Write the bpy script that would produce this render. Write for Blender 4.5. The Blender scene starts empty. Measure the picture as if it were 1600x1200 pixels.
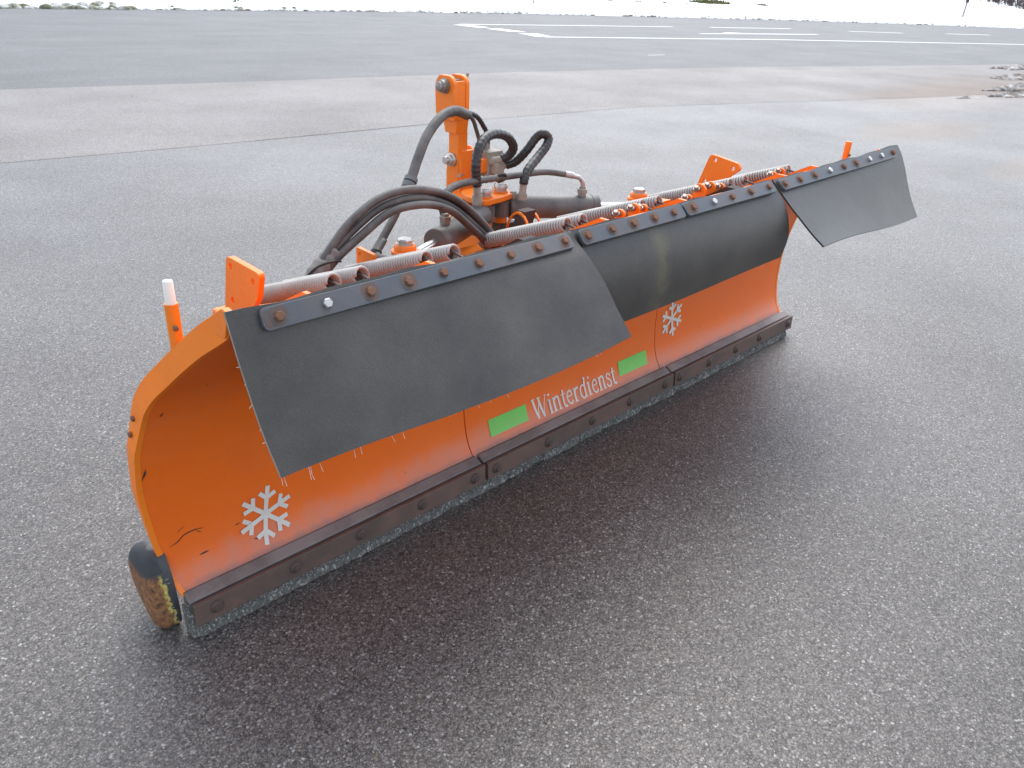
import bpy, bmesh, math, random
import numpy as np
from mathutils import Vector, Matrix

# ------------------------------------------------------------------ camera
S = bpy.context.scene
cd = bpy.data.cameras.new('camera'); cam = bpy.data.objects.new('camera', cd)
S.collection.objects.link(cam); S.camera = cam
cd.sensor_fit = 'HORIZONTAL'; cd.sensor_width = 36.0; cd.lens = 28.5
cd.clip_start = 0.02; cd.clip_end = 3000
CR = Vector((0.70843, -0.70446, 0.04322)); CU = Vector((0.29022, 0.34659, 0.89199)); CF = Vector((0.64335, 0.61937, -0.44998))
M = Matrix.Identity(4)
for i in range(3):
    M[i][0] = CR[i]; M[i][1] = CU[i]; M[i][2] = -CF[i]
M.translation = Vector((-0.5648, -1.5963, 1.5135))
cam.matrix_world = M

# ------------------------------------------------------------------ sky, sun, exposure
SUN_EL, SUN_AZ = math.radians(58), math.radians(52)      # azimuth from +Y towards +X
w = bpy.data.worlds.new('World'); S.world = w; w.use_nodes = True
nt = w.node_tree; nt.nodes.clear()
out = nt.nodes.new('ShaderNodeOutputWorld'); bg = nt.nodes.new('ShaderNodeBackground')
sky = nt.nodes.new('ShaderNodeTexSky'); sky.sky_type = 'NISHITA'; sky.sun_disc = False
sky.sun_elevation = SUN_EL; sky.sun_rotation = SUN_AZ
sky.air_density = 1.0; sky.dust_density = 1.2; sky.ozone_density = 1.0
hs = nt.nodes.new('ShaderNodeHueSaturation'); hs.inputs['Saturation'].default_value = 0.46
nt.links.new(sky.outputs[0], hs.inputs['Color']); nt.links.new(hs.outputs[0], bg.inputs[0])
bg.inputs[1].default_value = 0.15
nt.links.new(bg.outputs[0], out.inputs[0])
sl = bpy.data.lights.new('sun', 'SUN'); sl.energy = 0.8; sl.angle = math.radians(50); sl.color = (1, .965, .91)
so = bpy.data.objects.new('sun', sl); S.collection.objects.link(so)
sd = Vector((math.sin(SUN_AZ) * math.cos(SUN_EL), math.cos(SUN_AZ) * math.cos(SUN_EL), math.sin(SUN_EL)))
so.rotation_euler = sd.to_track_quat('Z', 'Y').to_euler(); so.location = sd * 30
S.view_settings.view_transform = 'Standard'; S.view_settings.look = 'None'
S.view_settings.exposure = 1.45; S.view_settings.gamma = 1.0
S.cycles.use_denoising = True

R = random.Random(7)
V = Vector

# ------------------------------------------------------------------ material helpers
MATS = {}
def nodes(name, rough=.6, spec=.5, metal=0.0):
    m = bpy.data.materials.new(name); m.use_nodes = True; t = m.node_tree
    b = t.nodes['Principled BSDF']; b.inputs['Roughness'].default_value = rough
    b.inputs['Specular IOR Level'].default_value = spec; b.inputs['Metallic'].default_value = metal
    MATS[name] = m
    return m, t, b
def N(t, typ, **kw):
    n = t.nodes.new(typ)
    for k, v in kw.items():
        if hasattr(n, k): setattr(n, k, v)
        else: n.inputs[k.replace('_', ' ')].default_value = v
    return n
def L(t, a, b): t.links.new(a, b)
def coord(t): return N(t, 'ShaderNodeTexCoord').outputs['Object']
def noise(t, co, scale, detail=4, rough=.6, vec=None):
    n = N(t, 'ShaderNodeTexNoise'); n.inputs['Scale'].default_value = scale; n.inputs['Detail'].default_value = detail
    n.inputs['Roughness'].default_value = rough; L(t, co, n.inputs['Vector']); return n.outputs['Fac']
def ramp(t, fac, stops, interp='LINEAR'):
    r = N(t, 'ShaderNodeValToRGB'); r.color_ramp.interpolation = interp
    e = r.color_ramp.elements
    while len(e) < len(stops): e.new(.5)
    for k, (p, c) in enumerate(stops):
        e[k].position = p; e[k].color = (c, c, c, 1) if not isinstance(c, tuple) else (*c, 1)
    L(t, fac, r.inputs['Fac']); return r.outputs['Color']
def mix(t, fac, a, b, mode='MIX'):
    m = N(t, 'ShaderNodeMix'); m.data_type = 'RGBA'; m.blend_type = mode
    for s, v in ((m.inputs[0], fac), (m.inputs[6], a), (m.inputs[7], b)):
        if isinstance(v, (int, float)): s.default_value = v if s.type == 'VALUE' else (v, v, v, 1)
        elif isinstance(v, tuple): s.default_value = (*v, 1)
        else: L(t, v, s)
    return m.outputs[2]
def math_(t, op, a, b=0.0, clamp=False):
    m = N(t, 'ShaderNodeMath'); m.operation = op; m.use_clamp = clamp
    for s, v in ((m.inputs[0], a), (m.inputs[1], b)):
        if isinstance(v, (int, float)): s.default_value = v
        else: L(t, v, s)
    return m.outputs[0]
def bump(t, b, h, strength=.3, dist=.002):
    n = N(t, 'ShaderNodeBump'); n.inputs['Strength'].default_value = strength; n.inputs['Distance'].default_value = dist
    L(t, h, n.inputs['Height']); L(t, n.outputs[0], b.inputs['Normal'])
def sep(t, co):
    s = N(t, 'ShaderNodeSeparateXYZ'); L(t, co, s.inputs[0]); return s.outputs
def maprange(t, v, a, b_, c=0.0, d=1.0):
    m = N(t, 'ShaderNodeMapRange'); m.clamp = True
    L(t, v, m.inputs[0])
    for k, x in enumerate((a, b_, c, d)): m.inputs[k + 1].default_value = x
    return m.outputs[0]
def scaled(t, co, s):
    m = N(t, 'ShaderNodeMapping'); m.inputs['Scale'].default_value = s; L(t, co, m.inputs['Vector']); return m.outputs[0]

def plain(name, col, rough=.6, var=.25, scale=30, spec=.5, metal=0.0, grime=None, gamt=.5, bmp=0.0):
    m, t, b = nodes(name, rough, spec, metal); co = coord(t)
    n1 = noise(t, co, scale, 6)
    c = mix(t, n1, tuple(x * (1 - var) for x in col), tuple(min(1, x * (1 + var)) for x in col))
    if grime:
        g = ramp(t, noise(t, co, scale * .45, 8, .7), [(.42, 0), (.42 + .3 * (1 - gamt) + .05, 1)])
        g = math_(t, 'MULTIPLY', g, gamt)
        c = mix(t, g, c, grime)
    L(t, c, b.inputs['Base Color'])
    L(t, ramp(t, n1, [(0, max(.05, rough - .12)), (1, min(1, rough + .12))]), b.inputs['Roughness'])
    if bmp: bump(t, b, n1, bmp, .002)
    return m

# ---- asphalt
def asphalt(name, dark, mid, light, rough_lo, rough_hi, scale=130, stain=False, tint=(1, 1, 1), streak=False):
    m, t, b = nodes(name, .45, .36); co = coord(t)
    wob = N(t, 'ShaderNodeVectorMath'); wob.operation = 'ADD'
    nv = N(t, 'ShaderNodeTexNoise'); nv.inputs['Scale'].default_value = 60; L(t, co, nv.inputs['Vector'])
    sc_ = N(t, 'ShaderNodeVectorMath'); sc_.operation = 'SCALE'; sc_.inputs['Scale'].default_value = .010
    L(t, nv.outputs['Color'], sc_.inputs[0]); L(t, co, wob.inputs[0]); L(t, sc_.outputs[0], wob.inputs[1])
    def vor(s):
        v = N(t, 'ShaderNodeTexVoronoi'); v.inputs['Scale'].default_value = s; v.inputs['Randomness'].default_value = 1
        L(t, wob.outputs[0], v.inputs['Vector']); return v
    v1 = vor(scale); v2 = vor(scale * 2.3)
    r1 = sep(t, v1.outputs['Color']); r2 = sep(t, v2.outputs['Color'])
    cr = [(0, tuple(dark * x for x in tint)), (.45, tuple(mid * x for x in tint)), (.8, tuple(light * x for x in tint)), (.955, tuple(light * 1.6 * x for x in tint)), (.985, (.55, .54, .51))]
    c1 = ramp(t, r1[0], cr); c2 = ramp(t, r2[0], cr)
    c = mix(t, .45, c1, c2)
    # warm and cool stones
    c = mix(t, math_(t, 'MULTIPLY', ramp(t, r1[1], [(.6, 0), (.9, 1)]), .45), c, tuple(light * x for x in (1.12, .98, .85)))
    # scattered larger stones, tan, pale and black
    v3 = vor(scale * .52); r3 = sep(t, v3.outputs['Color']); core = ramp(t, v3.outputs['Distance'], [(.28, 1), (.42, 0)])
    c = mix(t, math_(t, 'MULTIPLY', core, ramp(t, r3[0], [(.84, 0), (.87, .75)])), c, mix(t, r3[1], tuple(light * x for x in (1.35, 1.05, .72)), (light * 1.7,) * 3))
    c = mix(t, math_(t, 'MULTIPLY', core, ramp(t, r3[2], [(.84, 0), (.87, .7)])), c, (dark, dark, dark))
    # pits between the stones
    pit = ramp(t, v1.outputs['Distance'], [(.30, 1), (.62, .45)])
    c = mix(t, .75, c, pit, 'MULTIPLY')
    big = noise(t, co, .55, 5, .55)
    c = mix(t, 1.0, c, ramp(t, big, [(.3, .82), (.7, 1.15)]), 'MULTIPLY')
    if streak:
        sn = noise(t, scaled(t, co, (.05, .9, 1)), 1.6, 6, .65)
        c = mix(t, 1.0, c, ramp(t, sn, [(.3, .86), (.7, 1.12)]), 'MULTIPLY')
    if stain:   # earth washed over the asphalt near the slush
        s = sep(t, co)
        nn = math_(t, 'MULTIPLY', noise(t, co, .7, 6, .65), 1.6)
        for (cx, cy, rx, ry) in ((14.6, 3.3, 3.2, 1.5), (17.5, 3.6, 4.5, 1.6), (10.6, 2.2, 1.8, .7), (9.4, .55, 1.5, .35)):
            dx = math_(t, 'DIVIDE', math_(t, 'SUBTRACT', s[0], cx), rx); dy = math_(t, 'DIVIDE', math_(t, 'SUBTRACT', s[1], cy), ry)
            d = math_(t, 'ADD', math_(t, 'ADD', math_(t, 'MULTIPLY', dx, dx), math_(t, 'MULTIPLY', dy, dy)), nn)
            c = mix(t, maprange(t, d, 1.75, .85, 0, .7), c, (.15, .105, .075))
    L(t, c, b.inputs['Base Color'])
    wet = noise(t, co, .8, 6, .6)
    ro = ramp(t, wet, [(.35, rough_lo), (.68, rough_hi)])
    ro = mix(t, .25, ro, r1[2])
    L(t, ro, b.inputs['Roughness'])
    h = math_(t, 'ADD', math_(t, 'MULTIPLY', v1.outputs['Distance'], -.7), math_(t, 'MULTIPLY', r1[2], .35))
    bump(t, b, h, .4, .003)
    return m
asphalt('yard_asphalt', .024, .088, .175, .38, .50, 175, stain=True, tint=(1.07, .98, .91))
asphalt('strip_asphalt', .10, .19, .28, .6, .75, 150, stain=True, tint=(1.06, .97, .92))
asphalt('road_asphalt', .04, .095, .15, .60, .65, 150, tint=(1.0, .99, 1.0), streak=True)

# ---- orange paint with road salt film towards the cutting edge
def orange(name, film=False, age=.35):
    m, t, b = nodes(name, .36, .5); co = coord(t); s = sep(t, co)
    n1 = noise(t, co, 6, 6); n2 = noise(t, co, 60, 6, .7)
    c = mix(t, n1, (.76, .118, .004), (.84, .155, .006)) if film else mix(t, n1, (.80, .170, .007), (.88, .225, .012))
    c = mix(t, math_(t, 'MULTIPLY', ramp(t, n2, [(.52, 0), (.75, 1)]), age * .5), c, (.42, .12, .03))
    chip = ramp(t, noise(t, co, 38, 8, .75), [(.67, 0), (.70, 1)])
    c = mix(t, math_(t, 'MULTIPLY', chip, .75), c, (.05, .03, .025))
    if film:
        st = noise(t, scaled(t, co, (18, 18, 2.2)), 1.0, 6, .7)
        z = math_(t, 'ADD', s[2], math_(t, 'MULTIPLY', math_(t, 'SUBTRACT', st, .5), .16))
        f = maprange(t, z, .185, .085, 0, .55)
        c = mix(t, f, c, (.40, .27, .24))
        z2 = math_(t, 'ADD', s[2], math_(t, 'MULTIPLY', math_(t, 'SUBTRACT', st, .5), .03)); f2 = maprange(t, z2, .122, .100, 0, .85)
        c = mix(t, f2, c, (.16, .13, .125))
        veil = ramp(t, noise(t, scaled(t, co, (1.2, 1.2, 3)), 2.0, 8, .7), [(.45, 0), (.8, 1)])
        c = mix(t, math_(t, 'MULTIPLY', veil, .14), c, (.38, .20, .15))
        L(t, mix(t, f, ramp(t, n1, [(0, .34), (1, .48)]), .75), b.inputs['Roughness'])
    else:
        L(t, ramp(t, n2, [(.3, .3), (.8, .55)]), b.inputs['Roughness'])
    L(t, c, b.inputs['Base Color'])
    bump(t, b, n2, .06, .001)
    return m
orange('orange_skin', True); orange('orange_paint')

# ---- rubber of the flaps: black, dusty, scuffed
m, t, b = nodes('flap_rubber', .55, .45); co = coord(t)
n1 = noise(t, co, 2.6, 8, .62); n2 = noise(t, co, 170, 3, .6); n3 = noise(t, scaled(t, co, (1, 1.4, 1.4)), 3.2, 9, .75)
c = mix(t, ramp(t, n1, [(.30, 0), (.70, 1)]), (.029, .026, .0235), (.084, .075, .067))
g_ = noise(t, co, 420, 2, .6); c = mix(t, .8, c, ramp(t, g_, [(.3, .62), (.7, 1.3)]), 'MULTIPLY')
c = mix(t, math_(t, 'MULTIPLY', ramp(t, n3, [(.50, 0), (.85, 1)]), .3), c, (.12, .108, .094))
c = mix(t, ramp(t, n2, [(.66, 0), (.78, .6)]), c, (.11, .10, .09))
sx = sep(t, co); sm_ = math_(t, 'ABSOLUTE', math_(t, 'SUBTRACT', math_(t, 'ADD', sx[0], math_(t, 'MULTIPLY', noise(t, co, 9, 5), .06)), 1.345))
sm2 = math_(t, 'MULTIPLY', maprange(t, sm_, .045, .005, 0, .38), ramp(t, noise(t, co, 14, 7, .7), [(.4, 0), (.62, 1)]))
c = mix(t, sm2, c, (.19, .165, .085))
L(t, c, b.inputs['Base Color']); L(t, ramp(t, n1, [(.3, .38), (.7, .55)]), b.inputs['Roughness']); bump(t, b, math_(t, 'ADD', math_(t, 'MULTIPLY', noise(t, co, 7, 3), 5.0), n2), .22, .0016)
plain('flap_edge', (.25, .235, .205), .85, .4, 60)
plain('hose_rubber', (.050, .048, .046), .55, .3, 14, grime=(.17, .155, .14), gamt=.55, bmp=.1)
plain('guard_rubber', (.016, .016, .017), .42, .3, 14, grime=(.06, .058, .055), gamt=.35)
plain('sleeve_cloth', (.17, .16, .15), .9, .3, 60, grime=(.25, .23, .2), gamt=.4)
plain('bar_steel', (.070, .080, .094), .5, .25, 9, grime=(.17, .11, .075), gamt=.35, bmp=.08)
plain('rust', (.19, .083, .045), .8, .45, 90, grime=(.075, .045, .035), gamt=.6, bmp=.3)
plain('blade_rust', (.135, .082, .066), .62, .3, 14, grime=(.07, .052, .048), gamt=.6, bmp=.18)
plain('ledge_worn', (.16, .135, .128), .6, .35, 14, grime=(.27, .235, .22), gamt=.6, bmp=.15)
plain('bolt_dark', (.075, .05, .042), .65, .4, 80, bmp=.2)
plain('zinc', (.52, .51, .49), .38, .2, 60, metal=.75, grime=(.25, .18, .12), gamt=.4)
plain('zinc_dull', (.30, .29, .27), .45, .3, 60, metal=.6, grime=(.12, .09, .07), gamt=.5)
plain('chrome', (.78, .78, .77), .3, .05, 20, metal=1.0)
plain('spring_steel', (.36, .35, .33), .5, .25, 14, metal=.2, grime=(.20, .175, .14), gamt=.5)
plain('cylinder_paint', (.085, .083, .080), .48, .25, 11, grime=(.21, .185, .16), gamt=.6)
plain('valve_paint', (.33, .305, .26), .65, .25, 30, grime=(.16, .13, .1), gamt=.5)
plain('dark_steel', (.045, .043, .042), .55, .3, 20, grime=(.12, .075, .05), gamt=.5)
plain('white_plastic', (.80, .78, .70), .45, .05, 20)
plain('decal_white', (.66, .63, .575), .5, .10, 22, grime=(.50, .36, .28), gamt=.30)
plain('decal_green', (.165, .52, .09), .45, .12, 16, grime=(.25, .42, .16), gamt=.25)
plain('mark_grey', (.30, .29, .27), .7, .2, 30)
plain('rust_stain', (.125, .078, .058), .8, .4, 60, grime=(.08, .085, .09), gamt=.6)
plain('scuff', (.035, .025, .02), .8, .3, 40)
plain('seam_dark', (.03, .02, .017), .8, .2, 30)
plain('tape_black', (.014, .014, .014), .5, .3, 30)
plain('thread', (.62, .55, .47), .8, .1, 10)
plain('bulge_tape', (.12, .12, .12), .6, .3, 50)
# worn rubber strip under the plates: grey, fibrous
m, t, b = nodes('worn_rubber', .85, .3); co = coord(t)
n1 = noise(t, scaled(t, co, (1, 1, .45)), 160, 6, .75); n2 = noise(t, co, 22, 5)
c = mix(t, ramp(t, n1, [(.52, 0), (.66, 1)]), (.10, .098, .092), (.55, .54, .50))
c = mix(t, ramp(t, n2, [(.4, 0), (.75, .6)]), c, (.11, .108, .10))
L(t, c, b.inputs['Base Color']); bump(t, b, n1, .7, .004)
# kerb guard casting: black face, rust and yellow paint remains on the worn side
m, t, b = nodes('guard_casting', .45, .5); co = coord(t); s = sep(t, co)
n1 = noise(t, co, 45, 6, .7); n2 = noise(t, co, 130, 4, .7)
edge = math_(t, 'ADD', math_(t, 'ADD', math_(t, 'MULTIPLY', s[0], -1.0), math_(t, 'MULTIPLY', s[2], -.10)), math_(t, 'MULTIPLY', math_(t, 'SUBTRACT', n1, .5), .055))
wornm = maprange(t, edge, .0150, .0185); yel = maprange(t, edge, .0290, .0215)
top = maprange(t, math_(t, 'ADD', s[2], math_(t, 'MULTIPLY', n1, .03)), .190, .172)
rustc = mix(t, ramp(t, noise(t, co, 70, 8, .75), [(.35, 0), (.65, 1)]), (.045, .022, .015), (.34, .155, .06))
wc = mix(t, math_(t, 'MULTIPLY', yel, ramp(t, n2, [(.35, .3), (.6, 1)])), rustc, (.60, .52, .13))
c = mix(t, math_(t, 'MULTIPLY', wornm, top), mix(t, n1, (.028, .03, .034), (.06, .062, .07)), wc)
L(t, c, b.inputs['Base Color']); L(t, mix(t, wornm, .38, .85), b.inputs['Roughness']); bump(t, b, n1, .35, .004)
# snow
m, t, b = nodes('snow', .7, .3); co = coord(t); n1 = noise(t, co, 1.5, 7, .6)
L(t, mix(t, n1, (.80, .82, .85), (.88, .89, .90)), b.inputs['Base Color']); bump(t, b, n1, .6, .12)
m, t, b = nodes('dirty_snow', .7, .3); co = coord(t); n1 = noise(t, co, 6, 7, .7)
L(t, mix(t, ramp(t, n1, [(.45, 0), (.7, 1)]), (.14, .115, .095), (.60, .60, .58)), b.inputs['Base Color']); bump(t, b, n1, .6, .05)
m, t, b = nodes('edge_snow', .8, .3); co = coord(t); n1 = noise(t, co, 2.2, 7, .7)
L(t, mix(t, ramp(t, n1, [(.42, 0), (.6, 1)]), (.13, .13, .07), (.62, .63, .60)), b.inputs['Base Color'])
plain('line_paint', (.74, .74, .72), .55, .12, 9, grime=(.3, .3, .3), gamt=.3)
plain('dry_grass', (.20, .13, .055), .8, .4, 3, grime=(.07, .10, .03), gamt=.6)
plain('leaf_green', (.06, .10, .025), .7, .4, 3)
plain('twig', (.055, .038, .038), .85, .4, 4)
plain('grey_wood', (.30, .29, .28), .7, .2, 5)
plain('rag_dark', (.06, .045, .04), .8, .3, 5)

# ------------------------------------------------------------------ mesh helpers
COL = S.collection
def obj(name, verts, faces, mat, parent=None, smooth=False, autos=None, bevel=None):
    me = bpy.data.meshes.new(name); me.from_pydata([tuple(v) for v in verts], [], faces)
    bm = bmesh.new(); bm.from_mesh(me); bmesh.ops.recalc_face_normals(bm, faces=bm.faces); bm.to_mesh(me); bm.free()
    me.materials.append(MATS[mat])
    if smooth: me.shade_smooth()
    if autos and smooth:
        try: me.set_sharp_from_angle(angle=math.radians(autos))
        except Exception: pass
    o = bpy.data.objects.new(name, me); COL.objects.link(o); o.parent = parent
    if bevel:
        b = o.modifiers.new('bevel', 'BEVEL'); b.width = bevel; b.segments = 2; b.limit_method = 'ANGLE'; b.angle_limit = math.radians(40)
    return o
def again(src, name, parent, mw=None):
    o = bpy.data.objects.new(name, src.data); COL.objects.link(o); o.parent = parent
    if mw is not None: o.matrix_basis = mw
    return o
class MB:
    def __init__(s): s.v = []; s.f = []
    def add(s, v, f):
        k = len(s.v); s.v += [tuple(x) for x in v]; s.f += [tuple(i + k for i in q) for q in f]; return s
    def box(s, a, b):
        (x0, y0, z0), (x1, y1, z1) = a, b
        return s.add([(x0, y0, z0), (x1, y0, z0), (x1, y1, z0), (x0, y1, z0), (x0, y0, z1), (x1, y0, z1), (x1, y1, z1), (x0, y1, z1)],
                     [(0, 3, 2, 1), (4, 5, 6, 7), (0, 1, 5, 4), (1, 2, 6, 5), (2, 3, 7, 6), (3, 0, 4, 7)])
    def lathe(s, p0, p1, st, n=16, ph=0.0):
        """rings at (distance from p0, radius) along p0->p1, closed ends"""
        p0 = V(p0); d = (V(p1) - p0).normalized(); a = d.orthogonal().normalized(); c = d.cross(a)
        vs = []; fs = []
        for (h, r) in st:
            for k in range(n):
                q = 2 * math.pi * k / n + ph
                vs.append(p0 + d * h + (a * math.cos(q) + c * math.sin(q)) * r)
        for i in range(len(st) - 1):
            for k in range(n): fs.append((i * n + k, i * n + (k + 1) % n, (i + 1) * n + (k + 1) % n, (i + 1) * n + k))
        fs.append(tuple(range(n - 1, -1, -1))); fs.append(tuple((len(st) - 1) * n + k for k in range(n)))
        return s.add(vs, fs)
    def cyl(s, p0, p1, r, n=16, ph=0.0):
        return s.lathe(p0, p1, [(0, r), ((V(p1) - V(p0)).length, r)], n, ph)
    def prism(s, pts, ax, lo, hi):
        """outline in the two other axes, extruded along axis ax"""
        n = len(pts); vs = []
        for e in (lo, hi):
            for p in pts:
                q = list(p); q.insert(ax, e); vs.append(q)
        fs = [tuple(range(n - 1, -1, -1)), tuple(range(n, 2 * n))] + [(i, (i + 1) % n, n + (i + 1) % n, n + i) for i in range(n)]
        return s.add(vs, fs)
    def tube(s, pts, r, n=10, res=6, rfun=None):
        P = catmull(pts, res); m_ = len(P)
        T = [(P[min(i + 1, m_ - 1)] - P[max(i - 1, 0)]).normalized() for i in range(m_)]
        a = T[0].orthogonal().normalized(); vs = []; fs = []
        for i in range(m_):
            a = (a - T[i] * a.dot(T[i])).normalized(); c = T[i].cross(a)
            rr = r if rfun is None else r * rfun(i, m_)
            for k in range(n):
                q = 2 * math.pi * k / n; vs.append(P[i] + (a * math.cos(q) + c * math.sin(q)) * rr)
        for i in range(m_ - 1):
            for k in range(n): fs.append((i * n + k, i * n + (k + 1) % n, (i + 1) * n + (k + 1) % n, (i + 1) * n + k))
        fs.append(tuple(range(n - 1, -1, -1))); fs.append(tuple((m_ - 1) * n + k for k in range(n)))
        return s.add(vs, fs)
    def build(s, name, mat, parent=None, **kw): return obj(name, s.v, s.f, mat, parent, **kw)
def catmull(pts, res):
    p = [V(q) for q in pts]
    if len(p) < 3: return p
    p = [p[0] * 2 - p[1]] + p + [p[-1] * 2 - p[-2]]; o = []
    for i in range(1, len(p) - 2):
        for k in range(res):
            u = k / res; a, b_, c, d = p[i - 1:i + 3]
            o.append(.5 * ((2 * b_) + (c - a) * u + (2 * a - 5 * b_ + 4 * c - d) * u * u + (3 * b_ - a - 3 * c + d) * u ** 3))
    o.append(p[-2]); return o
def cm2(pts, res): return [(q[0], q[1]) for q in catmull([(a, b_, 0) for a, b_ in pts], res)]
def rounded(pts, r, n=4):
    """round the corners of a 2-d outline"""
    o = []; m_ = len(pts)
    for i in range(m_):
        p = V((*pts[i], 0)); a = V((*pts[i - 1], 0)); b_ = V((*pts[(i + 1) % m_], 0))
        rr = min(r, (a - p).length * .45, (b_ - p).length * .45)
        p0 = p + (a - p).normalized() * rr; p1 = p + (b_ - p).normalized() * rr
        for k in range(n + 1):
            u = k / n; q = p0 * (1 - u) ** 2 + p * 2 * u * (1 - u) + p1 * u * u; o.append((q.x, q.y))
    return o
def tag(o, label, cat, group=None, kind=None):
    if label: o['label'] = label
    if cat: o['category'] = cat
    if group: o['group'] = group
    if kind: o['kind'] = kind
    return o
def empty(name, loc=(0, 0, 0)):
    o = bpy.data.objects.new(name, None); COL.objects.link(o); o.location = loc; return o
def sheet(name, pts, z, mat, parent=None):
    return obj(name, [(x, y, z) for x, y in pts], [tuple(range(len(pts)))], mat, parent)

# ------------------------------------------------------------------ ground, strip, road, snow
g = sheet('ground', [(-900, -900), (900, -900), (900, 900), (-900, 900)], 0, 'yard_asphalt'); tag(g, 'wet dark grey asphalt of the yard around the plough', 'ground', kind='structure')
LOW = [(-60, 7.2), (-20, 6.5), (-4, 6.1), (1.21, 5.887), (2.18, 5.79), (3.35, 5.706), (5.7, 5.6), (8.79, 5.264), (11.0, 4.6), (13.6, 3.75), (16, 3.1), (20, 1.8), (30, -2), (70, -20)]
UPP = [(-60, 15), (-20, 12.4), (-4, 10.9), (2.4, 10.15), (5.5, 9.65), (10.2, 9.05), (16.5, 7.65), (20.2, 6.45), (25.3, 5.0), (40, -.2), (80, -16)]
SNE = [(-120, 47), (-60, 38), (-20, 31.5), (7.35, 27.74), (10.87, 27.3), (15.4, 27.2), (20.9, 27.0), (27.2, 26.1), (33.9, 24.26), (41.8, 21.87), (50.2, 18.55), (57.3, 13.9), (70, 7), (110, -16)]
st = sheet('pavement', LOW + UPP[::-1], .0015, 'strip_asphalt'); tag(st, 'paler dry asphalt strip between yard and road', 'pavement', kind='structure')
road = sheet('road', UPP + SNE[::-1], .0015, 'road_asphalt'); tag(road, 'dark grey road with white painted lines in front of the snow', 'road', kind='structure')
# seam between yard and strip
sm = MB(); cs = [tuple(np.array(p) * (1 - k / 10) + np.array(q) * k / 10) for p, q in zip(LOW[5:6], LOW[6:7]) for k in range(10)]
for i in range(len(cs) - 1):
    a, b_ = cs[i], cs[i + 1]; wd = .001 + .008 * R.random() ** 2
    sm.add([(a[0], a[1] - .002, .004), (b_[0], b_[1] - .002, .004), (b_[0], b_[1] + wd, .004), (a[0], a[1] + wd, .004)], [(0, 1, 2, 3)])
sm.build('seam', 'seam_dark', st)
def line(a, b_, wd, name='lane_line'):
    a = V((*a, 0)); b_ = V((*b_, 0)); d = (b_ - a).normalized(); n_ = V((-d.y, d.x, 0)) * wd / 2
    sheet(name, [((a + n_).x, (a + n_).y), ((a - n_).x, (a - n_).y), ((b_ - n_).x, (b_ - n_).y), ((b_ + n_).x, (b_ + n_).y)], .006, 'line_paint', road)
line((18.7, 20.15), (27.9, 18.15), .22); line((29.7, 17.64), (34.1, 16.49), .24); line((36.0, 14.83), (38.3, 13.45), .24); line((41.2, 12.65), (43.5, 11.54), .24)
line((17.5, 15.22), (25.5, 12.75), .22); line((25.5, 12.75), (37.0, 8.1), .22); line((37.0, 8.1), (60, -3), .22)
line((18.55, 19.95), (18.45, 18.7), .55, 'edge_dash'); line((18.40, 18.2), (18.25, 16.95), .6, 'edge_dash'); line((18.1, 16.45), (17.6, 15.3), .6, 'edge_dash')
# lane arrow
sheet('lane_arrow', [(25.2, 15.05), (27.0, 14.75), (31.2, 13.75), (31.3, 13.98), (28.2, 14.75), (27.3, 15.4), (26.7, 15.25), (27.0, 14.98), (25.25, 15.25)], .006, 'line_paint', road)
sheet('worn_patch', rounded([(15.7, 10.25), (16.3, 10.2), (16.45, 10.36), (15.9, 10.45)], .1), .006, 'grey_wood', road)
# snow: a low bank along the kerb, then a field that climbs away to the horizon
E_ = [tuple(np.array(a) * (1 - k / 12) + np.array(b_) * k / 12) for a, b_ in zip(SNE, SNE[1:]) for k in range(12)] + [SNE[-1]]; dist = [0, .12, .3, .6, 1.1, 2, 3.5, 6, 10, 16, 25, 40, 70, 130, 260, 520, 900]
def snow_z(d): return .03 + .26 * (1 - math.exp(-d * 2.2)) + .055 * d if d < 60 else .03 + .26 + 3.3 + .02 * (d - 60)
vs = []; fs = []
rn = random.Random(3)
for i, (x, y) in enumerate(E_):
    a = E_[max(i - 1, 0)]; b_ = E_[min(i + 1, len(E_) - 1)]
    n_ = V((.35, .937, 0)) + V((.25, 0, 0)) * (i / len(E_) - .5); n_.normalize()
    jit = rn.uniform(-.16, .16)
    for k, d in enumerate(dist):
        h = snow_z(d) + (rn.uniform(-.05, .09) if 0 < k < 12 else 0) if k else 0.0
        p = V((x, y, 0)) + n_ * (d + (jit if k < 6 else 0)); vs.append((p.x, p.y, h))
nd = len(dist)
for i in range(len(E_) - 1):
    for k in range(nd - 1): fs.append((i * nd + k, (i + 1) * nd + k, (i + 1) * nd + k + 1, i * nd + k + 1))
sn = obj('snow_field', vs, fs, 'snow', smooth=True); tag(sn, 'white snow bank and field beyond the road', 'snow', kind='structure')
for md in sn.data.polygons: pass
ss = sn.modifiers.new('soft', 'SUBSURF'); ss.levels = 1; ss.render_levels = 1

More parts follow.
